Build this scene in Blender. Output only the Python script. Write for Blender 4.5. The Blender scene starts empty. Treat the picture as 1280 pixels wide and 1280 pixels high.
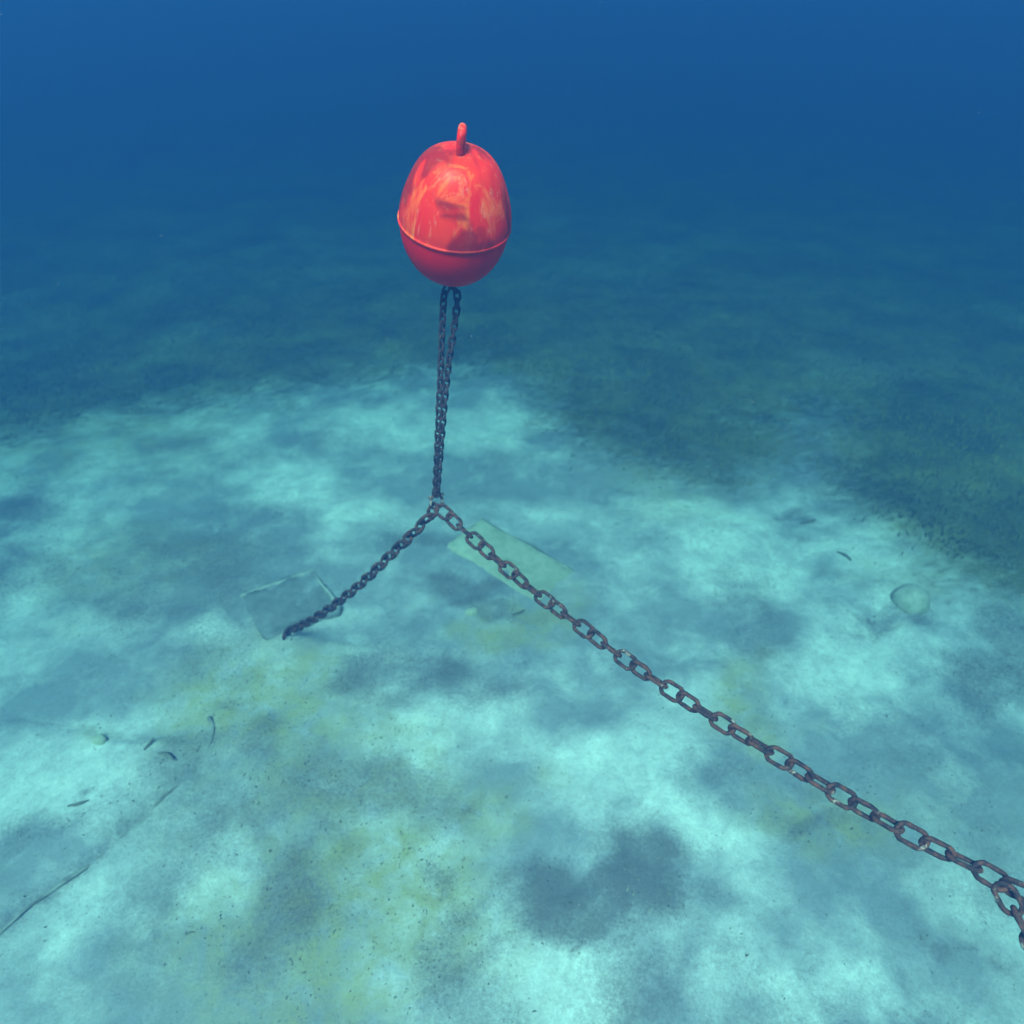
import bpy, bmesh, math, random
import numpy as np
from mathutils import Vector, Matrix

random.seed(7)
rng = np.random.default_rng(7)
R = math.radians
scene = bpy.context.scene

# ------------------------------------------------------------------ camera
CAM_H, PITCH, FPX = 3.3, 36.0, 914.0          # metres above the sea bed, degrees down, focal length (1280 px frame)
cam_d = bpy.data.cameras.new('camera')
cam_d.sensor_fit = 'HORIZONTAL'; cam_d.sensor_width = 36.0
cam_d.lens = FPX / 1280.0 * 36.0
cam_d.clip_start = 0.02; cam_d.clip_end = 2000.0
cam = bpy.data.objects.new('camera', cam_d)
scene.collection.objects.link(cam)
cam.location = (0, 0, CAM_H)
cam.rotation_euler = (R(90 - PITCH), 0, 0)
scene.camera = cam
cam_d.dof.use_dof = True; cam_d.dof.focus_distance = 2.2; cam_d.dof.aperture_fstop = 2.0

# ------------------------------------------------------------------ light
SUN_EL, SUN_AZ = 54.0, 196.0                  # azimuth clockwise from +Y: behind the camera, on the left
w = bpy.data.worlds.new('World'); scene.world = w; w.use_nodes = True
wn = w.node_tree.nodes; wl = w.node_tree.links
sky = wn.new('ShaderNodeTexSky'); sky.sky_type = 'NISHITA'; sky.sun_disc = False
sky.sun_elevation = R(SUN_EL); sky.sun_rotation = R(SUN_AZ)
wn['Background'].inputs['Strength'].default_value = 0.12
wl.new(sky.outputs[0], wn['Background'].inputs['Color'])
sd = bpy.data.lights.new('sun', 'SUN'); sd.energy = 5.0; sd.angle = R(20.0); sd.color = (1.0, 0.96, 0.9)
sun = bpy.data.objects.new('sun', sd); scene.collection.objects.link(sun)
to_sun = Vector((math.sin(R(SUN_AZ)) * math.cos(R(SUN_EL)), math.cos(R(SUN_AZ)) * math.cos(R(SUN_EL)), math.sin(R(SUN_EL))))
sun.rotation_euler = to_sun.to_track_quat('Z', 'Y').to_euler()
sun.location = to_sun * 20

vs = scene.view_settings
vs.view_transform = 'Standard'; vs.look = 'None'; vs.exposure = 2.18; vs.gamma = 1.0
vs.use_curve_mapping = False
cy = scene.cycles
cy.use_denoising = True
cy.max_bounces = 10; cy.diffuse_bounces = 5; cy.glossy_bounces = 2; cy.transmission_bounces = 2
cy.volume_bounces = 4; cy.transparent_max_bounces = 8

# ------------------------------------------------------------------ helpers
cp, sp = math.cos(R(PITCH)), math.sin(R(PITCH))
def P(px, py, depth):
    """world point that the photograph shows at (px, py), depth metres along the lens axis"""
    u = (px - 640.0) / FPX * depth; v = (640.0 - py) / FPX * depth
    return Vector((u, depth * cp + v * sp, CAM_H - depth * sp + v * cp))
def G(px, py, z=0.0):
    u = (px - 640.0) / FPX; v = (640.0 - py) / FPX
    d = (CAM_H - z) / (sp - v * cp)
    return P(px, py, d)

C = scene.collection
def link(o, parent=None):
    C.objects.link(o)
    if parent: o.parent = parent
    return o
def tag(o, label=None, cat=None, group=None, kind=None):
    if label: o['label'] = label
    if cat: o['category'] = cat
    if group: o['group'] = group
    if kind: o['kind'] = kind
    return o
def empty(name, loc, rot=(0, 0, 0)):
    o = bpy.data.objects.new(name, None); o.empty_display_size = 0.1
    o.location = loc; o.rotation_euler = rot
    return link(o)
def mesh_np(name, verts, quads=None, tris=None, smooth=True):
    verts = np.asarray(verts, np.float32)
    me = bpy.data.meshes.new(name)
    nq = 0 if quads is None else len(quads); nt = 0 if tris is None else len(tris)
    me.vertices.add(len(verts)); me.vertices.foreach_set('co', verts.ravel())
    li = []
    if nq: li.append(np.asarray(quads, np.int32).ravel())
    if nt: li.append(np.asarray(tris, np.int32).ravel())
    li = np.concatenate(li)
    me.loops.add(len(li)); me.loops.foreach_set('vertex_index', li)
    st = np.concatenate([np.arange(nq) * 4, nq * 4 + np.arange(nt) * 3]).astype(np.int32)
    me.polygons.add(nq + nt); me.polygons.foreach_set('loop_start', st)
    me.polygons.foreach_set('use_smooth', np.full(nq + nt, smooth))
    me.update(calc_edges=True); me.validate()
    return me
def obj(name, me, mat=None, parent=None):
    o = bpy.data.objects.new(name, me)
    if mat and not me.materials: me.materials.append(mat)
    return link(o, parent)
def bm_mesh(name, bm, smooth=True):
    me = bpy.data.meshes.new(name)
    bmesh.ops.recalc_face_normals(bm, faces=bm.faces)
    bm.to_mesh(me); bm.free()
    for p in me.polygons: p.use_smooth = smooth
    return me

# 2-D value noise, vectorised
_perm = rng.random((256, 256)).astype(np.float64)
def vnoise(x, y):
    xi = np.floor(x).astype(int); yi = np.floor(y).astype(int)
    fx = x - xi; fy = y - yi
    fx = fx * fx * fx * (fx * (fx * 6 - 15) + 10); fy = fy * fy * fy * (fy * (fy * 6 - 15) + 10)
    a = _perm[xi % 256, yi % 256]; b = _perm[(xi + 1) % 256, yi % 256]
    c = _perm[xi % 256, (yi + 1) % 256]; d = _perm[(xi + 1) % 256, (yi + 1) % 256]
    return (a * (1 - fx) + b * fx) * (1 - fy) + (c * (1 - fx) + d * fx) * fy
def fbm(x, y, sc, oct=4, seed=0.0):
    t = 0; amp = 0.5; x = x * sc + 17.3 + seed; y = y * sc + 9.1 + seed * 1.7
    for _ in range(oct):
        t = t + amp * vnoise(x, y); amp *= 0.5; x = x * 2.03 + 5.1; y = y * 2.03 + 3.7
    return t      # about 0..1, mean ~0.47

# ------------------------------------------------------------------ materials
def nodes_of(name):
    m = bpy.data.materials.new(name); m.use_nodes = True
    nt = m.node_tree; return m, nt, nt.nodes, nt.links, nt.nodes['Principled BSDF']
def noise(nt, scale, detail=4, rough=0.6, vec=None, dist=0.0):
    n = nt.nodes.new('ShaderNodeTexNoise'); n.inputs['Scale'].default_value = scale
    n.inputs['Detail'].default_value = detail; n.inputs['Roughness'].default_value = rough
    n.inputs['Distortion'].default_value = dist
    if vec: nt.links.new(vec, n.inputs['Vector'])
    return n.outputs['Fac']
def ramp(nt, fac, a, b, ca=(0, 0, 0), cb=(1, 1, 1)):
    r = nt.nodes.new('ShaderNodeValToRGB'); nt.links.new(fac, r.inputs[0])
    r.color_ramp.elements[0].position = a; r.color_ramp.elements[0].color = (*ca, 1)
    r.color_ramp.elements[1].position = b; r.color_ramp.elements[1].color = (*cb, 1)
    return r.outputs[0]
def mix(nt, fac, a, b, mode='MIX'):
    n = nt.nodes.new('ShaderNodeMix'); n.data_type = 'RGBA'; n.blend_type = mode
    for sock, v in ((n.inputs['Factor'], fac), (n.inputs['A'], a), (n.inputs['B'], b)):
        if hasattr(v, 'links'): nt.links.new(v, sock)
        elif isinstance(v, tuple): sock.default_value = (*v, 1)
        else: sock.default_value = v
    return n.outputs['Result']
def math_n(nt, op, a, b=0.0, clamp=False):
    n = nt.nodes.new('ShaderNodeMath'); n.operation = op; n.use_clamp = clamp
    for sock, v in ((n.inputs[0], a), (n.inputs[1], b)):
        if hasattr(v, 'links'): nt.links.new(v, sock)
        else: sock.default_value = v
    return n.outputs[0]
def attr(nt, name):
    n = nt.nodes.new('ShaderNodeAttribute'); n.attribute_name = name; return n.outputs['Fac']
def coords(nt, kind='Object', scale=None):
    t = nt.nodes.new('ShaderNodeTexCoord').outputs[kind]
    if scale:
        mp = nt.nodes.new('ShaderNodeMapping'); mp.inputs['Scale'].default_value = scale
        nt.links.new(t, mp.inputs['Vector']); t = mp.outputs[0]
    return t
def bump(nt, height, bsdf, strength=0.3, dist=0.01):
    b = nt.nodes.new('ShaderNodeBump'); b.inputs['Strength'].default_value = strength
    b.inputs['Distance'].default_value = dist
    nt.links.new(height, b.inputs['Height']); nt.links.new(b.outputs[0], bsdf.inputs['Normal'])

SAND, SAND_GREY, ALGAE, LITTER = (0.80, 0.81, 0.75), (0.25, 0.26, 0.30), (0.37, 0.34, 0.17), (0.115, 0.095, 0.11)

def mat_bed():
    m, nt, N, L, b = nodes_of('seabed_sand')
    v = coords(nt)
    soft = math_n(nt, 'ADD', attr(nt, 'silt_dapple'), math_n(nt, 'MULTIPLY', math_n(nt, 'SUBTRACT', noise(nt, 4.2, 7, 0.72, v, 0.6), 0.5), 1.7), True)  # grey silt mottle that also carries the painted sun dapples
    mid = ramp(nt, noise(nt, 5.5, 6, 0.66, v, 0.6), 0.35, 0.70)
    fine = noise(nt, 55, 6, 0.75, v)
    grain = noise(nt, 160, 3, 0.8, v)
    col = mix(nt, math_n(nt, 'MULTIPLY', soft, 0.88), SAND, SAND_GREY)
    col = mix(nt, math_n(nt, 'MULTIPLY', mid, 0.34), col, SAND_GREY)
    sp_ = ramp(nt, noise(nt, 17, 8, 0.82, v, 0.8), 0.44, 0.70)
    col = mix(nt, math_n(nt, 'MULTIPLY', sp_, 0.46), col, (0.22, 0.21, 0.19))
    gr_ = ramp(nt, noise(nt, 85, 5, 0.8, v), 0.30, 0.70, (0.62, 0.62, 0.62), (1.12, 1.12, 1.12))
    col = mix(nt, 0.6, col, gr_, 'MULTIPLY')
    # algal film
    a = math_n(nt, 'MULTIPLY', attr(nt, 'algae'), ramp(nt, noise(nt, 7, 6, 0.7, v, 0.5), 0.30, 0.62))
    col = mix(nt, math_n(nt, 'MULTIPLY', a, 0.9), col, ALGAE)
    # dark litter, turf and painted ledge shade: broken into specks at its edge
    sum_ = math_n(nt, 'ADD', attr(nt, 'litter'), math_n(nt, 'MULTIPLY', math_n(nt, 'SUBTRACT', fine, 0.5), 1.5))
    sum_ = math_n(nt, 'ADD', sum_, math_n(nt, 'MULTIPLY', math_n(nt, 'SUBTRACT', grain, 0.5), 0.9))
    litter_shade = ramp(nt, sum_, 0.18, 0.95)
    col = mix(nt, math_n(nt, 'MULTIPLY', litter_shade, 0.72), col, LITTER)
    # scattered dark crumbs everywhere
    crumbs = ramp(nt, noise(nt, 60, 3, 0.6, v), 0.63, 0.72)
    col = mix(nt, math_n(nt, 'MULTIPLY', crumbs, 0.45), col, LITTER)
    weed = math_n(nt, 'MULTIPLY', attr(nt, 'weed'), ramp(nt, fine, 0.2, 0.5))
    col = mix(nt, weed, col, mix(nt, ramp(nt, noise(nt, 1.1, 5, 0.65, v), 0.42, 0.68), (0.065, 0.07, 0.035), (0.19, 0.18, 0.06)))
    L.new(col, b.inputs['Base Color'])
    b.inputs['Roughness'].default_value = 0.95; b.inputs['Specular IOR Level'].default_value = 0.1
    h = math_n(nt, 'ADD', math_n(nt, 'MULTIPLY', fine, 1.0), math_n(nt, 'MULTIPLY', mid, 0.8))
    bump(nt, h, b, 0.28, 0.02)
    return m

def mat_chain(name, dark=(0.020, 0.015, 0.018), rust=(0.145, 0.05, 0.032), pale=(0.33, 0.27, 0.23), pale_amt=0.60):
    m, nt, N, L, b = nodes_of(name)
    v = coords(nt)
    oi = N.new('ShaderNodeObjectInfo')
    ad = N.new('ShaderNodeVectorMath'); ad.operation = 'ADD'
    cmb = N.new('ShaderNodeCombineXYZ')
    L.new(math_n(nt, 'MULTIPLY', oi.outputs['Random'], 37.0), cmb.inputs[0])
    L.new(v, ad.inputs[0]); L.new(cmb.outputs[0], ad.inputs[1]); v = ad.outputs[0]
    col = mix(nt, ramp(nt, noise(nt, 45, 5, 0.7, v), 0.42, 0.68), dark, rust)
    col = mix(nt, ramp(nt, noise(nt, 22, 5, 0.75, v), pale_amt, pale_amt + 0.1), col, pale)
    L.new(col, b.inputs['Base Color'])
    b.inputs['Roughness'].default_value = 0.8; b.inputs['Specular IOR Level'].default_value = 0.25
    bump(nt, noise(nt, 160, 4, 0.7, v), b, 0.7, 0.003)
    return m

def mat_buoy(name, stains=True, base=(0.80, 0.036, 0.003)):
    m, nt, N, L, b = nodes_of(name)
    v = coords(nt)
    st = coords(nt, 'Object', (1, 1, 0.28))
    col = mix(nt, ramp(nt, noise(nt, 9, 4, 0.6, st), 0.35, 0.7), base, (0.76, 0.010, 0.003))
    if stains:
        # bleached, chalky streaks that run down from the top
        s1 = ramp(nt, noise(nt, 13, 5, 0.65, st, 1.2), 0.52, 0.72)
        col = mix(nt, math_n(nt, 'MULTIPLY', s1, 0.8), col, (0.95, 0.21, 0.03))
        s2 = ramp(nt, noise(nt, 30, 4, 0.7, st, 0.8), 0.58, 0.74)
        col = mix(nt, math_n(nt, 'MULTIPLY', s2, 0.6), col, (0.74, 0.33, 0.18))
        # dark grown-over blotches
        d = ramp(nt, noise(nt, 6.5, 3, 0.5, coords(nt, 'Object', (1, 1, 0.7)), 0.6), 0.50, 0.57)
        col = mix(nt, math_n(nt, 'MULTIPLY', d, 0.75), col, (0.22, 0.004, 0.002))
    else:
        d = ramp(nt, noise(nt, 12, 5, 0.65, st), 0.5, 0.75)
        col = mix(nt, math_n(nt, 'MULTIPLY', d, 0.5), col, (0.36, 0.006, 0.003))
    L.new(col, b.inputs['Base Color'])
    rr = N.new('ShaderNodeMapRange'); L.new(noise(nt, 18, 4, 0.6, v), rr.inputs[0])
    rr.inputs[3].default_value = 0.28; rr.inputs[4].default_value = 0.6
    L.new(rr.outputs[0], b.inputs['Roughness'])
    bump(nt, noise(nt, 30, 5, 0.6, v), b, 0.12, 0.006)
    b.inputs['Specular IOR Level'].default_value = 0.16 if stains else 0.06      # plastic seen in water: weak reflections
    # thin hollow plastic lets some light through
    tr = N.new('ShaderNodeBsdfTranslucent'); L.new(col, tr.inputs['Color'])
    ms = N.new('ShaderNodeMixShader'); ms.inputs[0].default_value = 0.35
    L.new(b.outputs[0], ms.inputs[1]); L.new(tr.outputs[0], ms.inputs[2])
    L.new(ms.outputs[0], N['Material Output'].inputs['Surface'])
    return m

def mat_concrete(name, base, stain, dark, amt=0.5):
    m, nt, N, L, b = nodes_of(name)
    v = coords(nt)
    col = mix(nt, ramp(nt, noise(nt, 4, 6, 0.65, v), 0.35, 0.65), base, stain)
    col = mix(nt, math_n(nt, 'MULTIPLY', ramp(nt, noise(nt, 16, 6, 0.75, v), 0.45, 0.65), amt), col, dark)
    L.new(col, b.inputs['Base Color'])
    b.inputs['Roughness'].default_value = 0.95; b.inputs['Specular IOR Level'].default_value = 0.1
    bump(nt, noise(nt, 40, 6, 0.75, v), b, 0.6, 0.012)
    return m

def mat_leaf(name, a, c, sc=1.2):
    m, nt, N, L, b = nodes_of(name)
    col = mix(nt, ramp(nt, noise(nt, sc, 4, 0.6, coords(nt)), 0.35, 0.65), a, c)
    L.new(col, b.inputs['Base Color'])
    b.inputs['Roughness'].default_value = 0.7; b.inputs['Specular IOR Level'].default_value = 0.2
    return m

M_bed = mat_bed()
M_chain = mat_chain('rusty_chain_steel')
M_strand = mat_chain('dark_chain_steel', rust=(0.06, 0.03, 0.03), pale_amt=0.72)
M_shell = mat_buoy('weathered_red_shell')
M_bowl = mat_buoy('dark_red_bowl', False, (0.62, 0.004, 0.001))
M_seam = mat_buoy('pale_red_seam', True, (0.90, 0.05, 0.015))
M_collar = mat_buoy('bleached_collar', True, (0.80, 0.30, 0.16))
M_block = mat_concrete('algae_green_concrete', (0.50, 0.50, 0.39), (0.37, 0.38, 0.28), (0.27, 0.28, 0.2), 0.5)
M_block2 = mat_concrete('dark_silted_concrete', (0.27, 0.27, 0.275), (0.20, 0.20, 0.205), (0.15, 0.15, 0.155), 0.5)
M_rim = mat_concrete('pale_concrete_rim', (0.46, 0.46, 0.42), (0.36, 0.36, 0.33), (0.22, 0.22, 0.2), 0.5)
M_stone = mat_concrete('pale_round_stone', (0.46, 0.46, 0.40), (0.36, 0.37, 0.30), (0.18, 0.19, 0.15), 0.5)
M_grass = mat_leaf('seagrass_leaf', (0.065, 0.068, 0.032), (0.24, 0.22, 0.065), 0.8)
M_turf = mat_leaf('dead_leaf_turf', (0.09, 0.09, 0.085), (0.17, 0.16, 0.13), 6)
M_crumb = mat_leaf('shell_and_leaf_crumbs', (0.07, 0.065, 0.06), (0.30, 0.28, 0.22), 9)
M_scrap = mat_leaf('dead_leaf_scrap', (0.12, 0.12, 0.10), (0.20, 0.18, 0.14), 30)

# ------------------------------------------------------------------ sea bed
def poly2(pxs): return np.array([[G(*p).x, G(*p).y] for p in pxs])
SCARP = poly2([(-160, 1290), (0, 1167), (60, 1122), (112, 1082), (160, 1040), (200, 1002), (240, 966), (262, 936), (270, 900)])
def polyline_dist(x, y, pts):
    best = np.full(x.shape, 1e9); side = np.zeros(x.shape); tt = np.zeros(x.shape)
    n = len(pts) - 1
    for i in range(n):
        a, b = pts[i], pts[i + 1]; d = b - a; l2 = d @ d
        t = np.clip(((x - a[0]) * d[0] + (y - a[1]) * d[1]) / l2, 0, 1)
        qx = x - (a[0] + t * d[0]); qy = y - (a[1] + t * d[1])
        dist = np.hypot(qx, qy); s = d[0] * qy - d[1] * qx
        up = dist < best
        best = np.where(up, dist, best); side = np.where(up, s, side); tt = np.where(up, (i + t) / n, tt)
    return best, np.sign(side), tt
def bed_z(x, y):
    x = np.asarray(x, float); y = np.asarray(y, float)
    near = 1.0
    z = (fbm(x, y, 0.35, 3, 3.0) - 0.45) * 0.16 + (fbm(x, y, 1.6, 4, 11.0) - 0.47) * 0.075 + (fbm(x, y, 5.0, 4, 5.0) - 0.47) * 0.042
    d, s, t = polyline_dist(x + (fbm(x, y, 4, 2, 8) - .45) * .05, y + (fbm(x, y, 4, 2, 9) - .45) * .05, SCARP)
    amp = 0.075 * np.clip((1 - t) * 5, 0, 1) * (0.75 + 0.5 * fbm(x, y, 1.2, 2, 4))
    prof = np.where(s > 0, np.minimum(1, d / 0.13) ** 0.8 * np.exp(-np.maximum(0, d - 0.13) / 0.55), 0.0)
    groove = -0.014 * np.exp(-(d / 0.022) ** 2)
    z = z + amp * prof + groove * np.clip((1 - t) * 5, 0, 1)
    return z
def bz(x, y): return float(bed_z(np.array([x]), np.array([y]))[0])
def Gb(px, py):
    g = G(px, py)
    for _ in range(3): g = G(px, py, bz(g.x, g.y))
    return g

def inpoly(x, y, poly):
    ins = np.zeros(x.shape, bool); n = len(poly); j = n - 1
    for i in range(n):
        xi, yi = poly[i]; xj, yj = poly[j]
        c = ((yi > y) != (yj > y)) & (x < (xj - xi) * (y - yi) / (yj - yi + 1e-12) + xi)
        ins ^= c; j = i
    return ins
MEADOWS = [poly2([(-700, 660), (0, 552), (130, 520), (260, 507), (400, 486), (545, 472), (640, 470), (700, 545), (760, 575), (850, 600), (940, 608), (978, 575), (990, 500), (965, 440), (900, 400), (800, 380), (710, 330), (700, 120), (-1500, 120)]),
           poly2([(700, 395), (850, 430), (930, 490), (1000, 505), (1130, 500), (1300, 430), (2600, 400), (2600, 110), (700, 110)]),
           poly2([(1030, 580), (1090, 640), (1150, 690), (1200, 730), (1290, 768), (1500, 800), (1800, 600), (1600, 390), (1250, 385), (1120, 430), (1040, 520)])]
def weed_f(x, y):
    acc = np.zeros(x.shape); k = 7
    far = np.clip(y / 7.0, 0.6, 2.5)
    for i in range(k):
        sc = 0.9 + 0.5 * i
        wx = x + (fbm(x, y, sc, 3, 20 + i) - 0.46) * 2.2 * far * (0.25 + 0.12 * i) + rng.normal(0, 0.24, x.shape) * far
        wy = y + (fbm(x, y, sc, 3, 40 + i) - 0.46) * 2.2 * far * (0.25 + 0.12 * i) + rng.normal(0, 0.24, x.shape) * far
        for poly in MEADOWS: acc += inpoly(wx, wy, poly)
    acc = np.clip(acc / k, 0, 1)
    hole = np.clip((fbm(x, y, 0.55, 4, 66) - 0.33) / 0.12, 0.93, 1)
    farm = np.maximum(np.clip((y - 6.3 + (fbm(x, y, 0.8, 4, 71) - 0.46) * 3) / 2.8, 0, 1) * 0.72, np.clip((y - 9.5) / 4, 0, 1))
    return np.maximum(acc * hole, farm)
def blob_field(x, y, blobs, seed):
    wx = x + (fbm(x, y, 1.8, 4, seed) - 0.46) * 0.75 + (fbm(x, y, 7, 3, seed + 6) - 0.46) * 0.28
    wy = y + (fbm(x, y, 1.8, 4, seed + 3) - 0.46) * 0.75 + (fbm(x, y, 7, 3, seed + 9) - 0.46) * 0.28
    out = np.zeros(x.shape)
    for (cx, cyy, rx, ry, s) in blobs:
        c = G(cx, cyy); ax = G(cx + rx, cyy) - c; ay = G(cx, cyy - ry) - c
        Mi = np.linalg.inv(np.array([[ax.x, ay.x], [ax.y, ay.y]]))
        u = Mi[0, 0] * (wx - c.x) + Mi[0, 1] * (wy - c.y); v = Mi[1, 0] * (wx - c.x) + Mi[1, 1] * (wy - c.y)
        r2 = u * u + v * v
        out = np.maximum(out, s * np.exp(-(r2 ** 1.5) * 0.8))
    return out
LITTER_B = [(705, 1105, 62, 45, 1), (795, 1078, 48, 52, 1), (740, 1130, 70, 30, .9), (513, 838, 68, 36, .75), (590, 845, 60, 25, .5), (447, 1005, 115, 55, .75), (540, 985, 70, 40, .6),
            (321, 931, 55, 42, .55), (283, 1034, 50, 40, .55), (602, 1170, 62, 42, .75), (635, 1245, 80, 40, .5), (840, 1222, 60, 50, .45), (377, 1137, 50, 50, .45), (330, 745, 60, 45, .45),
            (245, 690, 140, 45, .6), (22, 718, 70, 40, .65), (18, 648, 60, 30, .6), (160, 740, 90, 25, .45), (575, 732, 40, 14, .8), (610, 745, 30, 10, .7), (925, 748, 42, 38, .55), (965, 795, 45, 38, .5),
            (1255, 825, 60, 70, .85), (1195, 1213, 28, 16, .6), (33, 1063, 110, 30, .5), (88, 1008, 24, 9, .8), (1060, 1036, 42, 26, .55), (1024, 937, 60, 28, .4), (180, 1010, 60, 30, .35),
            (235, 975, 40, 26, .5), (1030, 560, 60, 60, .45), (1010, 655, 20, 6, .8), (1118, 768, 26, 12, .75), (1165, 745, 12, 26, .5), (1090, 900, 90, 50, .35), (530, 680, 40, 16, .55), (300, 640, 90, 22, .4), (420, 560, 80, 18, .4), (1200, 980, 70, 60, .3)]
ALGAE_B = [(340, 872, 120, 62, 1), (480, 1140, 130, 120, .9), (640, 772, 70, 24, .9), (950, 880, 60, 42, .9), (1020, 1010, 105, 40, .9), (430, 960, 160, 90, .6), (150, 700, 110, 50, .5), (120, 545, 170, 40, .6),
           (100, 930, 34, 22, .7), (1200, 560, 140, 70, .9), (300, 1210, 110, 90, .5), (530, 1080, 60, 40, .8), (620, 990, 60, 40, .7), (840, 620, 70, 30, .4), (1150, 720, 60, 30, .6), (660, 1010, 40, 30, .6)]

DAPPLE_B = [(730, 1235, 75, 60, 1), (770, 965, 110, 60, .9), (700, 930, 60, 50, .6), (1045, 850, 90, 55, .9), (930, 690, 110, 60, .9), (870, 640, 80, 30, .7), (60, 960, 110, 55, .9), (90, 1160, 110, 60, .8),  # spots of dappled sunlight, painted into the sand colour
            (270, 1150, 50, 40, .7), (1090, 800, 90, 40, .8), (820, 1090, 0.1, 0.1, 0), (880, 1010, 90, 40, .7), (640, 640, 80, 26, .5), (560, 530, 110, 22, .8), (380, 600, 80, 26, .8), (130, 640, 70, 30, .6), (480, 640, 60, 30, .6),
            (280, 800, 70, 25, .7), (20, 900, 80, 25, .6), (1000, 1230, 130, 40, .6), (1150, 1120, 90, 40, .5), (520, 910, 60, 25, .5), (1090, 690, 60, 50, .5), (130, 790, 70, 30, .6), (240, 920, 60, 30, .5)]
def axis_pts(n, a, lo, hi, c):
    u = np.linspace(math.asinh((lo - c) / a), math.asinh((hi - c) / a), n)
    return c + a * np.sinh(u)
nx, ny = 560, 600
X, Y = np.meshgrid(axis_pts(nx, 3.5, -70, 70, 0), axis_pts(ny, 3.0, -12, 110, 3.6))
Z = bed_z(X, Y)
V = np.stack([X, Y, Z], -1).reshape(-1, 3)
ii = np.arange(nx * ny).reshape(ny, nx)
Q = np.stack([ii[:-1, :-1], ii[:-1, 1:], ii[1:, 1:], ii[1:, :-1]], -1).reshape(-1, 4)
me = mesh_np('sea_bed', V, Q)
d, s, t = polyline_dist(X, Y, SCARP)
litter_shade = blob_field(X, Y, LITTER_B, 31)
litter_shade = np.maximum(litter_shade, np.where(s > 0, 0.75, 0.35) * np.exp(-(d / np.where(s > 0, 0.06, 0.03)) ** 2) * np.clip((1 - t) * 6, 0, 1))  # shade of the ledge slope painted in as a dark band
litter_shade = litter_shade + np.clip(fbm(X, Y, 1.5, 5, 55) - 0.48, 0, 1) * 1.5
silt_dapple = np.clip(0.72 + (fbm(X, Y, 0.95, 4, 23) - 0.46) * 1.7 + (fbm(X, Y, 2.6, 4, 29) - 0.46) * 1.5 - 0.95 * blob_field(X, Y, DAPPLE_B, 83), 0, 1)  # light dapples painted as paler sand within the grey mottle
for nm, f in (('silt_dapple', silt_dapple), ('litter', litter_shade), ('algae', blob_field(X, Y, ALGAE_B, 61) + np.clip(fbm(X, Y, 0.7, 3, 91) - 0.5, 0, 1) * .8), ('weed', weed_f(X, Y))):
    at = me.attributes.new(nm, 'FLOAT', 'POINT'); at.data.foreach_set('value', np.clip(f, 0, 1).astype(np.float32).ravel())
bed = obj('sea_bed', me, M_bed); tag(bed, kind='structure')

# ------------------------------------------------------------------ water (haze)
def build_haze():
    bm = bmesh.new()
    bmesh.ops.create_cube(bm, size=1.0)
    x0, x1, y0, y1, z0, z1 = -75, 75, -16, 116, -1.4, 4.6
    for v_ in bm.verts:
        v_.co = Vector((x0 if v_.co.x < 0 else x1, y0 if v_.co.y < 0 else y1, z0 if v_.co.z < 0 else z1))
    me = bm_mesh('haze', bm, False)
    m = bpy.data.materials.new('sea_water'); m.use_nodes = True
    nt = m.node_tree; nt.nodes.clear()
    out = nt.nodes.new('ShaderNodeOutputMaterial'); pv = nt.nodes.new('ShaderNodeVolumePrincipled')
    sig_s = HAZE_S; sig_a = HAZE_A
    D = max(a + b_ for a, b_ in zip(sig_s, sig_a)) * 1.0001
    col = [s_ / D for s_ in sig_s]
    ab = [max(0.0, 1 - a / (D * (1 - c))) ** 2 for a, c in zip(sig_a, col)]
    pv.inputs['Density'].default_value = D
    pv.inputs['Density Attribute'].default_value = ''
    pv.inputs['Color'].default_value = (*col, 1)
    pv.inputs['Absorption Color'].default_value = (*ab, 1)
    pv.inputs['Anisotropy'].default_value = 0.25
    nt.links.new(pv.outputs[0], out.inputs['Volume'])
    o = obj('haze', me, m); tag(o, 'blue green sea water that veils everything far off', 'water', kind='stuff')
HAZE_S = (0.0036, 0.0145, 0.0415)
HAZE_A = (0.280, 0.166, 0.159)
build_haze()

# ------------------------------------------------------------------ chain links
def link_mesh(name, pitch, dia, width, nseg=22, nring=8, rough=1.0):
    L = pitch + dia                      # length of the centre line
    r = (width - dia) / 2; st = max(0.0, L / 2 - r)
    pts = []
    k = nseg // 2
    for i in range(k): a = -math.pi / 2 + math.pi * i / (k - 1); pts.append((st + r * math.cos(a), r * math.sin(a)))
    for i in range(k): a = math.pi / 2 + math.pi * i / (k - 1); pts.append((-st + r * math.cos(a), r * math.sin(a)))
    n = len(pts); V_, Q_ = [], []
    for i in range(n):
        p0 = Vector(pts[i - 1]); p1 = Vector(pts[(i + 1) % n]); t_ = (p1 - p0).normalized()
        nrm = Vector((t_.y, -t_.x))
        for j in range(nring):
            a = 2 * math.pi * j / nring
            wob = 1.0 + rough * (0.10 * math.sin(i * 2.3 + j * 1.9) + random.uniform(-.05, .05))
            V_.append((pts[i][0] + nrm.x * math.cos(a) * dia / 2 * wob, pts[i][1] + nrm.y * math.cos(a) * dia / 2 * wob, math.sin(a) * dia / 2 * wob))
    for i in range(n):
        for j in range(nring):
            Q_.append((i * nring + j, ((i + 1) % n) * nring + j, ((i + 1) % n) * nring + (j + 1) % nring, i * nring + (j + 1) % nring))
    return mesh_np(name, V_, Q_)

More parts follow.
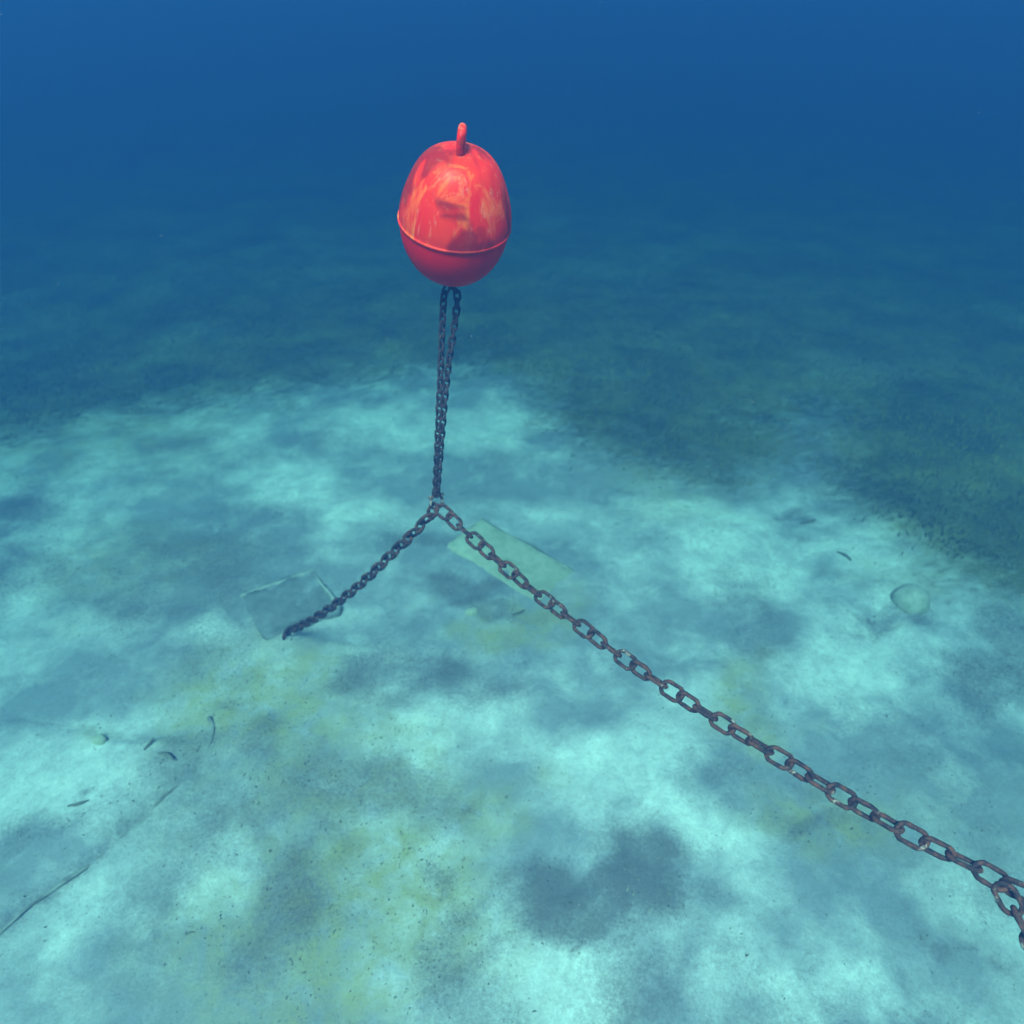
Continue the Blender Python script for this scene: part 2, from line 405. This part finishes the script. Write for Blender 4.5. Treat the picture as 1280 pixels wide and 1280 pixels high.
def spline(pts, n=400):
    """Catmull-Rom through the points, resampled evenly by length"""
    p = [pts[0] * 2 - pts[1]] + list(pts) + [pts[-1] * 2 - pts[-2]]
    out = []
    for i in range(1, len(p) - 2):
        for k in range(40):
            t = k / 40
            out.append(0.5 * ((2 * p[i]) + (p[i + 1] - p[i - 1]) * t + (2 * p[i - 1] - 5 * p[i] + 4 * p[i + 1] - p[i + 2]) * t * t + (3 * p[i] - p[i - 1] - 3 * p[i + 1] + p[i + 2]) * t ** 3))
    out.append(p[-2])
    return out
def build_chain(name, label, pts, meshes, pitch, mat, roll0, step, drift=0.0, jitter=4.0, cat='chain', group=None, ref=None):
    path = spline(pts)
    cum = [0.0]
    for a, b in zip(path, path[1:]): cum.append(cum[-1] + (b - a).length)
    def at(s_):
        s_ = min(max(s_, 0), cum[-1] - 1e-6)
        i = next(k for k in range(1, len(cum)) if cum[k] >= s_)
        t = (s_ - cum[i - 1]) / max(1e-9, cum[i] - cum[i - 1])
        return path[i - 1].lerp(path[i], t)
    root = empty(name, pts[0]); tag(root, label, cat, group)
    n = max(1, int(round(cum[-1] / pitch)))
    for i in range(n):
        a = at(i * pitch); b = at((i + 1) * pitch)
        if (b - a).length < 1e-5: break
        c = (a + b) / 2
        x = (b - a).normalized()
        z = (ref - c) if ref is not None else Vector((0, 0, 1))
        z = (z - x * z.dot(x)).normalized(); y = z.cross(x)
        rot = Matrix((x, y, z)).transposed()
        ang = R(roll0 + step * i + drift * i + random.uniform(-jitter, jitter))
        rot = rot @ Matrix.Rotation(ang, 3, 'X') @ Matrix.Rotation(R(random.uniform(-2, 2)), 3, 'Z')
        o = obj('link', meshes[i % len(meshes)], mat, root)
        o.matrix_local = Matrix.Translation(c - pts[0]) @ rot.to_4x4()
    return root, at(n * pitch)

BIG_P, BIG_D, BIG_W = 0.064, 0.0145, 0.062
SM_P, SM_D, SM_W = 0.027, 0.0092, 0.030
big = [link_mesh('chain_link_mesh', BIG_P, BIG_D, BIG_W) for _ in range(3)]
small = [link_mesh('thin_chain_link_mesh', SM_P, SM_D, SM_W, 16, 6) for _ in range(2)]
for me_ in big: me_.materials.append(M_chain)
for me_ in small: me_.materials.append(M_strand)

J = P(546, 632, 3.0)                       # where the strands and the two heavy chains meet
B0 = None
camv = cam.location.copy()

# ------------------------------------------------------------------ buoy
DIA = 0.352
def build_buoy(loc, rot, label, cat='buoy'):
    root = empty('mooring_buoy', loc, rot); tag(root, label, cat)
    Rm = DIA / 2
    def lathe(prof, n=64):
        V_, Q_ = [], []
        for (r_, z_) in prof:
            for j in range(n):
                a = 2 * math.pi * j / n; V_.append((r_ * math.cos(a), r_ * math.sin(a), z_))
        for i in range(len(prof) - 1):
            for j in range(n):
                Q_.append((i * n + j, i * n + (j + 1) % n, (i + 1) * n + (j + 1) % n, (i + 1) * n + j))
        return V_, Q_
    # lower bowl: z from 0 (bottom) to HB
    HB, HU = 0.203, 0.222
    prof = [(0.004, 0.0)]
    for i in range(1, 19):
        a = math.pi / 2 * i / 18
        prof.append((Rm * 0.985 * math.sin(a) ** 0.92, HB * (1 - math.cos(a))))
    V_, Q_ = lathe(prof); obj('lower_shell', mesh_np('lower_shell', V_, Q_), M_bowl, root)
    # upper shell: steep sides that draw in to a domed top
    key = [(1.0, 0.0), (0.995, 0.12), (0.965, 0.25), (0.912, 0.40), (0.838, 0.55), (0.755, 0.69), (0.655, 0.81), (0.525, 0.905), (0.345, 0.968), (0.15, 0.993), (0.02, 1.0)]
    kp = [Vector((a * Rm, HB + 0.006 + b * HU, 0)) for a, b in key]
    prof = [(max(0.002, p.x), p.y) for p in spline(kp)[::8]]
    prof[-1] = (0.002, HB + 0.006 + HU)
    V_, Q_ = lathe(prof)
    V_ = [(x * (1 + 0.006 * math.sin(3 * math.atan2(y, x) + z * 9)), y * (1 + 0.006 * math.sin(2 * math.atan2(y, x) + z * 14)), z) for x, y, z in V_]
    obj('upper_shell', mesh_np('upper_shell', V_, Q_), M_shell, root)
    prof = [(Rm * 0.97, HB - 0.003), (Rm + 0.0025, HB - 0.002), (Rm + 0.0035, HB + 0.001), (Rm + 0.0035, HB + 0.004), (Rm + 0.002, HB + 0.006), (Rm * 0.97, HB + 0.007)]
    V_, Q_ = lathe(prof, 72); obj('seam_flange', mesh_np('seam_flange', V_, Q_), M_seam, root)
    # moulded collar and lifting eye on top, standing edge-on to the lens
    zt = HB + HU
    prof = [(0.050, zt - 0.012), (0.046, zt - 0.002), (0.036, zt + 0.003), (0.002, zt + 0.004)]
    V_, Q_ = lathe(prof, 32); obj('top_collar', mesh_np('top_collar', V_, Q_), M_collar, root)
    em = link_mesh('lifting_eye', 0.064, 0.025, 0.080, 30, 12, 0.15)
    e = obj('lifting_eye', em, M_bowl if False else M_shell, root)
    e.matrix_local = Matrix.Translation((0, 0, zt + 0.020)) @ Matrix.Rotation(R(-90), 4, 'Y') @ Matrix.Rotation(R(0), 4, 'X')
    # steel eye under the bowl
    be = link_mesh('bottom_eye', 0.028, 0.011, 0.04, 20, 8)
    e = obj('bottom_eye', be, M_strand, root)
    e.matrix_local = Matrix.Translation((0, 0, -0.012)) @ Matrix.Rotation(R(-90), 4, 'Y')
    return root

bot = P(563, 347, 2.44 / (cp + (640 - 357) / FPX * sp))
BUOY_ROT = (R(15), R(8), 0)
build_buoy(bot, BUOY_ROT, 'weathered red plastic mooring buoy with pale streaks, floating on two thin chains')
bm_ = Matrix.Translation(bot) @ (Matrix.Rotation(BUOY_ROT[1], 4, 'Y') @ Matrix.Rotation(BUOY_ROT[0], 4, 'X'))
eye = bm_ @ Vector((0, 0, -0.034))

# ------------------------------------------------------------------ shackles
def torus(name, Rr, r_, n=24, k=8):
    V_, Q_ = [], []
    for i in range(n):
        a = 2 * math.pi * i / n
        for j in range(k):
            b = 2 * math.pi * j / k
            V_.append(((Rr + r_ * math.cos(b)) * math.cos(a), (Rr + r_ * math.cos(b)) * math.sin(a), r_ * math.sin(b)))
    for i in range(n):
        for j in range(k):
            Q_.append((i * k + j, ((i + 1) % n) * k + j, ((i + 1) % n) * k + (j + 1) % k, i * k + (j + 1) % k))
    return mesh_np(name, V_, Q_)
def rod(name, a, b, r_, n=10):
    bm = bmesh.new(); d_ = b - a
    bmesh.ops.create_cone(bm, cap_ends=True, segments=n, radius1=r_, radius2=r_, depth=d_.length,
                          matrix=Matrix.Translation((a + b) / 2) @ d_.to_track_quat('Z', 'Y').to_matrix().to_4x4())
    return bm_mesh(name, bm, False)
M_worn = mat_chain('worn_shackle_steel', pale_amt=0.5)
def build_shackle(loc, rot, sc, label):
    root = empty('shackle', loc, rot); tag(root, label, 'shackle')
    V_ = []; path = []
    for i in range(13):
        a = math.pi * i / 12; path.append(Vector((0.028 * math.cos(a), 0, -0.028 * math.sin(a))))
    path = [Vector((0.019, 0, 0.042))] + path[:1] + path[1:-1] + path[-1:] + [Vector((-0.019, 0, 0.042))]
    Q_ = []; k = 8
    for i, p in enumerate(path):
        t = (path[min(i + 1, len(path) - 1)] - path[max(i - 1, 0)]).normalized(); nn = Vector((t.z, 0, -t.x))
        for j in range(k):
            a = 2 * math.pi * j / k
            V_.append(tuple((p + nn * math.cos(a) * 0.0065 + Vector((0, math.sin(a) * 0.0065, 0))) * sc))
    for i in range(len(path) - 1):
        for j in range(k): Q_.append((i * k + j, i * k + (j + 1) % k, (i + 1) * k + (j + 1) % k, (i + 1) * k + j))
    obj('bow', mesh_np('bow', V_, Q_), M_worn, root)
    obj('pin', rod('pin', Vector((-0.034, 0, 0.038)) * sc, Vector((0.034, 0, 0.038)) * sc, 0.0065 * sc), M_worn, root)
    return root
build_shackle(J + Vector((0, 0, 0.012)), (0, 0, R(25)), 0.95, 'small worn rusty shackle where thin strands meet the heavy chains')

# ------------------------------------------------------------------ chains
top_l = eye + Vector((-0.012, 0, -0.012)); top_r = eye + Vector((0.012, 0, -0.012))
jt = J + Vector((0, 0, 0.05))
build_chain('thin_chain', 'thin dark chain strand hanging straight from the red buoy, nearly plumb', [eye + Vector((-0.006, 0, 0)), eye + Vector((-0.024, 0.004, -0.05)), eye.lerp(jt, 0.4) + Vector((-0.013, 0.012, 0)), jt + Vector((-0.005, 0.012, 0))],
            small, SM_P, M_strand, 40, 90, 0.8, 10, group='twin strands under the buoy', ref=camv)
build_chain('thin_chain', 'thin dark chain strand under the red buoy, slanting in to its straighter twin', [eye + Vector((0.006, 0, 0)), eye + Vector((0.024, -0.004, -0.05)), eye.lerp(jt, 0.4) + Vector((0.012, -0.012, 0)), jt + Vector((0.004, -0.012, 0))],
            small, SM_P, M_strand, 70, 90, -0.6, 10, group='twin strands under the buoy', ref=camv)

# heavy chain to the right: hangs in a shallow sag towards the lens side
right_px = [(548, 634, 3.00), (600, 681, 2.90), (660, 733, 2.78), (702, 765, 2.70), (778, 822, 2.55), (834, 860, 2.45), (898, 901, 2.34), (969, 944, 2.23), (1050, 994, 2.12), (1142, 1046, 2.00), (1212, 1080, 1.93), (1258, 1106, 1.88)]
rp = [P(*q) for q in right_px]
E = rp[-1]
out_pts = [P(1305, 1124, 1.83), P(1420, 1130, 1.76), E + Vector((0.62, 0.03, 0.10)), E + Vector((0.85, 0.08, 0.42)), E + Vector((0.98, 0.10, 0.80))]
build_chain('heavy_chain', 'heavy rusty chain of open links running level from shackle out over pale sand', rp + out_pts, big, BIG_P, M_chain, -18, 60, 0.25, 11, ref=camv)
# the tail that drops from its far shackle down to the sand
tail_end = Vector((E.x + 0.32, E.y - 0.35, 0.0)); tail_end.z = bz(tail_end.x, tail_end.y) + 0.03
build_chain('heavy_chain', 'short dark chain tail dropping steeply from the heavy chain', [P(1252, 1108, 1.87), P(1266, 1134, 1.86), P(1288, 1176, 1.845), P(1330, 1275, 1.83), tail_end, tail_end + Vector((0.25, -0.1, 0))],
            big, BIG_P, M_chain, 20, 75, 0, 8, ref=camv)
build_buoy(E + Vector((0.985, 0.10, 0.845)), (R(-4), R(-3), R(40)), 'red plastic mooring buoy holding up the far end of heavy chain')

# heavy chain to the left: falls to the sinker block
left_px = [(545, 634, 3.00), (522, 661, 3.13), (488, 694, 3.34), (452, 729, 3.60), (418, 756, 3.86), (388, 776, 4.12)]
lp = [P(*q) for q in left_px]
blk_c = G(362, 745, 0.10)
ring_p = P(361, 789, 4.48)
lp.append(ring_p)
build_chain('heavy_chain', 'heavy dark chain falling in a curve from shackle to dark sinker block', lp, big, BIG_P, M_chain, 40, 90, 0.6, 8, ref=camv)

# ------------------------------------------------------------------ blocks on the bed
def rough_box(name, sx, sy, z0, z1, bev=0.02, sub=3, amp=0.006, seed=1):
    bm = bmesh.new()
    bmesh.ops.create_cube(bm, size=1.0)
    for v_ in bm.verts: v_.co = Vector((v_.co.x * sx, v_.co.y * sy, z0 if v_.co.z < 0 else z1))
    bmesh.ops.bevel(bm, geom=list(bm.edges), offset=bev, segments=2, affect='EDGES', profile=0.6)
    bmesh.ops.subdivide_edges(bm, edges=[e for e in bm.edges if e.calc_length() > 0.1], cuts=sub, use_grid_fill=True)
    rr = random.Random(seed)
    for v_ in bm.verts: v_.co += Vector((rr.uniform(-amp, amp), rr.uniform(-amp, amp), rr.uniform(-amp, amp)))
    return bm_mesh(name, bm, True)
# flat slab with a green film
sc_ = G(636, 687, 0.10)
slab = empty('concrete_slab', (sc_.x, sc_.y, bz(sc_.x, sc_.y)), (R(3), R(2), R(-41)))
tag(slab, 'flat greenish concrete slab lying on sand behind the heavy chain', 'slab')
obj('slab_body', rough_box('slab_body', 0.86, 0.40, -0.10, 0.014, 0.024, 6, 0.011, 3), M_block, slab)
# sinker with a raised rim, silt and dead leaves inside it
sk = empty('sinker_block', (blk_c.x, blk_c.y, bz(blk_c.x, blk_c.y)), (R(-3), R(2), R(33)))
tag(sk, 'dark square concrete sinker block with paler raised rim at end of falling chain', 'sinker block')
BS = 0.50
obj('block_body', rough_box('block_body', BS, BS, -0.12, 0.004, 0.02, 6, 0.014, 5), M_block2, sk)
for k in (0, 3):        # the two edges that still stand clear of the sand
    a = R(90 * k)
    e = obj('rim', rough_box('rim', BS + (0.014 if k % 2 == 0 else -0.075), 0.026, -0.03, 0.013, 0.01, 5, 0.009, 10 + k), M_rim, sk)
    e.matrix_local = Matrix.Rotation(a, 4, 'Z') @ Matrix.Translation((0, BS / 2 - 0.014, 0))
rg = obj('anchor_ring', torus('anchor_ring', 0.05, 0.010), M_chain, sk)
bpy.context.view_layer.update()
rl = sk.matrix_world.inverted() @ ring_p
rg.matrix_local = Matrix.Translation((rl.x, rl.y, rl.z - 0.035)) @ Matrix.Rotation(R(80), 4, 'X') @ Matrix.Rotation(R(30), 4, 'Y')

# pale round stone, half sunk
def dome(name, r_, h, n=40, k=9, amp=0.05, seed=2):
    rr = random.Random(seed); ph = [rr.uniform(0, 6.28) for _ in range(4)]
    V_, Q_ = [], []
    for i in range(k + 1):
        u = i / k; rad = r_ * math.sin(u * math.pi * 0.62 + 0.02); z_ = h * math.cos(u * math.pi * 0.62) 
        for j in range(n):
            a = 2 * math.pi * j / n
            f = 1 + amp * (math.sin(2 * a + ph[0]) + .6 * math.sin(3 * a + ph[1]) + .4 * math.sin(5 * a + ph[2])) 
            V_.append((rad * f * math.cos(a), rad * f * math.sin(a), z_))
    for i in range(k):
        for j in range(n): Q_.append((i * n + j, (i + 1) * n + j, (i + 1) * n + (j + 1) % n, i * n + (j + 1) % n))
    return mesh_np(name, V_, Q_)
g = Gb(1138, 752)
o = obj('round_stone', dome('round_stone', 0.122, 0.105, amp=0.05), M_stone)
o.location = (g.x, g.y, g.z + 0.005)
tag(o, 'pale round flat stone half sunk in sand beside dark seagrass', 'stone')

# small stones and lumps one can pick out
for (px, py, r_, sd_, lab) in [(125, 925, 0.035, 11, 'small yellowish lump of rock beside the curved sand ledge'), (590, 765, 0.04, 14, 'small greenish stone on sand in front of the concrete slab')]:
    g = Gb(px, py)
    o = obj('small_stone', dome('small_stone', r_, r_ * 0.55, 20, 6, 0.10, sd_), M_block if sd_ != 12 else M_block2)
    o.location = (g.x, g.y, g.z); tag(o, lab, 'stone')

# scraps of dead seagrass: bent tapered strips
def scrap_mesh(seed, L=0.16, w_=0.02):
    rr = random.Random(seed); V_, Q_ = [], []
    n = 7; a = 0.0; p = Vector((0, 0, 0)); k = 5
    bend = rr.uniform(-0.12, 0.12)
    for i in range(n):
        t = i / (n - 1); ww = w_ * (0.35 + math.sin(math.pi * min(1, t * 0.85 + 0.1))) * rr.uniform(0.8, 1.15)
        nrm = Vector((-math.sin(a), math.cos(a), 0))
        for j in range(k):
            b = 2 * math.pi * j / k
            V_.append(tuple(p + nrm * ww * math.cos(b) * 0.5 + Vector((0, 0, 0.006 + ww * 0.22 * math.sin(b) + 0.012 * math.sin(t * 3)))))
        p = p + Vector((math.cos(a), math.sin(a), 0)) * (L / n); a += bend + rr.uniform(-0.2, 0.2)
    for i in range(n - 1):
        for j in range(k): Q_.append((i * k + j, i * k + (j + 1) % k, (i + 1) * k + (j + 1) % k, (i + 1) * k + j))
    Q_.append((0, 1, 2, 3)); Q_.append(((n - 1) * k, (n - 1) * k + 3, (n - 1) * k + 2, (n - 1) * k + 1))
    return mesh_np('leaf_scrap', V_, Q_)
scraps = [scrap_mesh(i) for i in range(4)]
for me_ in scraps: me_.materials.append(M_scrap)
for i, (px, py, sc, rz, lab) in enumerate([(1000, 655, 1.1, 5, 'long dark scrap of dead leaf on sand between two seagrass beds'), (1046, 690, 0.9, -50, 'slanting dark leaf scrap on sand behind the pale round stone'),
        (640, 769, 0.7, 15, 'dark leaf scrap on sand in front of the greenish slab'), (198, 942, 0.8, -8, 'flat dark leaf scrap beside hooked end of the half buried rope'), (180, 938, 0.6, 60, 'short dark leaf scrap beside small yellowish rock'),
        (232, 1169, 0.3, 25, 'tiny dark leaf scrap alone on pale sand'), (85, 1008, 0.7, 5, 'dark leaf scrap on silty sand inside the curve of half buried rope')]):
    g = Gb(px, py)
    o = obj('leaf_scrap', scraps[i % 4]); o.location = (g.x, g.y, g.z); o.rotation_euler = (0, 0, R(rz)); o.scale = (sc,) * 3
    tag(o, lab, 'leaf scrap', 'dead leaf scraps on the sand')

# half-buried rope along the low ledge
def build_rope():
    pts = [Gb(*q) for q in [(-140, 1275), (0, 1167), (60, 1122), (112, 1082), (160, 1040), (200, 1002), (240, 966), (260, 938), (267, 912), (262, 898)]]
    path = spline(pts)[::3]
    V_, Q_ = [], []; k = 7
    for i, p in enumerate(path):
        t = (path[min(i + 1, len(path) - 1)] - path[max(i - 1, 0)]).normalized(); sd_ = Vector((-t.y, t.x, 0)).normalized()
        zz = bz(p.x, p.y); bury = 0.003 + 0.005 * math.sin(i * 0.11) + 0.004 * math.sin(i * 0.37 + 1)
        r_ = 0.0085 + 0.003 * math.sin(i * 0.23) + random.uniform(-.0008, .0008)
        if i > len(path) - 25: bury += 0.004
        for j in range(k):
            a = 2 * math.pi * j / k
            V_.append((p.x + sd_.x * math.cos(a) * r_, p.y + sd_.y * math.cos(a) * r_, zz + bury - 0.002 + math.sin(a) * r_))
    n = len(path)
    for i in range(n - 1):
        for j in range(k): Q_.append((i * k + j, i * k + (j + 1) % k, (i + 1) * k + (j + 1) % k, (i + 1) * k + j))
    T_ = [(0, j, j + 1) for j in range(1, k - 1)] + [((n - 1) * k, (n - 1) * k + j + 1, (n - 1) * k + j) for j in range(1, k - 1)]
    o = obj('rope', mesh_np('rope', V_, Q_, T_), M_rope); tag(o, 'thin dark rope half buried along a low curved sand ledge', 'rope')
M_rope = mat_leaf('silted_rope', (0.17, 0.16, 0.15), (0.34, 0.33, 0.30), 9)
build_rope()

# ------------------------------------------------------------------ seagrass, turf and crumbs (uncountable)
def blades(name, x, y, hmin, hmax, wmin, wmax, mat, lean=0.5, label=None):
    n = len(x); z = bed_z(x, y)
    h = rng.uniform(hmin, hmax, n); ww = rng.uniform(wmin, wmax, n)
    a = rng.uniform(0, 2 * np.pi, n); la = rng.normal(0.6, 0.9, n); ll = h * np.abs(rng.normal(lean, lean * 0.5, n))
    dx, dy = np.cos(a) * ww / 2, np.sin(a) * ww / 2
    lx, ly = np.cos(la) * ll, np.sin(la) * ll
    V_ = np.zeros((n, 5, 3))
    V_[:, 0] = np.stack([x - dx, y - dy, z - .01], 1); V_[:, 1] = np.stack([x + dx, y + dy, z - .01], 1)
    V_[:, 2] = np.stack([x + dx + lx * .35, y + dy + ly * .35, z + h * .6], 1); V_[:, 3] = np.stack([x - dx + lx * .35, y - dy + ly * .35, z + h * .6], 1)
    V_[:, 4] = np.stack([x + lx, y + ly, z + h * .95], 1)
    base = np.arange(n)[:, None] * 5
    me = mesh_np(name, V_.reshape(-1, 3), base + np.array([[0, 1, 2, 3]]), base + np.array([[3, 2, 4]]))
    o = obj(name, me, mat); tag(o, label, 'seagrass' if 'seagrass' in name else 'litter', kind='stuff'); return o
def scatter(n, x0, x1, y0, y1, f, power=1.0):
    x = rng.uniform(x0, x1, n); y = y0 + (y1 - y0) * rng.random(n) ** power
    keep = rng.random(n) < f(x, y); return x[keep], y[keep]
gx, gy = scatter(260000, -14, 16, 4.0, 20.0, lambda x, y: np.clip(weed_f(x, y), 0, 1) ** 2.2 * 0.9, 1.25)
blades('seagrass_meadow', gx, gy, 0.012, 0.055, 0.005, 0.010, M_grass, 1.2, 'dark green seagrass meadow fading into blue water beyond the sand')
tx, ty = scatter(220000, -5, 5, 0.8, 8.0, lambda x, y: np.clip((blob_field(x, y, LITTER_B, 31) - 0.25) * 1.3, 0, 1) ** 1.5 * 0.55)
blades('leaf_litter', tx, ty, 0.002, 0.008, 0.002, 0.006, M_turf, 1.6, 'fine dark dead leaf litter lying in patches on the sand')
cx, cy_ = scatter(60000, -4.5, 4.5, 0.9, 6.0, lambda x, y: 0.06 + 0.5 * blob_field(x, y, ALGAE_B, 61) + 0.25 * blob_field(x, y, LITTER_B, 31))
blades('shell_crumbs', cx, cy_, 0.003, 0.010, 0.003, 0.009, M_crumb, 1.4, 'tiny shell and leaf crumbs strewn over the sand')

# drifting specks in the water
def build_specks():
    n = 1000
    u = rng.uniform(-60, 1340, n); v = rng.uniform(-60, 1300, n); d = 1.3 + 4.5 * rng.random(n) ** 0.8
    c = np.array([tuple(P(a, b, e)) for a, b, e in zip(u, v, d)])
    keep = (c[:, 2] > 0.15) & (c[:, 2] < 4.3); c = c[keep]; n = len(c)
    r = rng.uniform(0.0003, 0.0008, n)[:, None, None]
    octa = np.array([[1, 0, 0], [-1, 0, 0], [0, 1, 0], [0, -1, 0], [0, 0, 1], [0, 0, -1]], float)
    V_ = c[:, None, :] + octa[None] * r * rng.uniform(0.6, 1.3, (n, 6, 1))
    T = np.array([[0, 2, 4], [2, 1, 4], [1, 3, 4], [3, 0, 4], [2, 0, 5], [1, 2, 5], [3, 1, 5], [0, 3, 5]])
    T_ = (np.arange(n)[:, None, None] * 6 + T[None]).reshape(-1, 3)
    o = obj('drifting_specks', mesh_np('drifting_specks', V_.reshape(-1, 3), None, T_), M_speck)
    tag(o, 'fine pale specks drifting in the water', 'specks', kind='stuff')
M_speck = mat_leaf('pale_speck', (0.45, 0.45, 0.42), (0.6, 0.6, 0.55), 3)
build_specks()
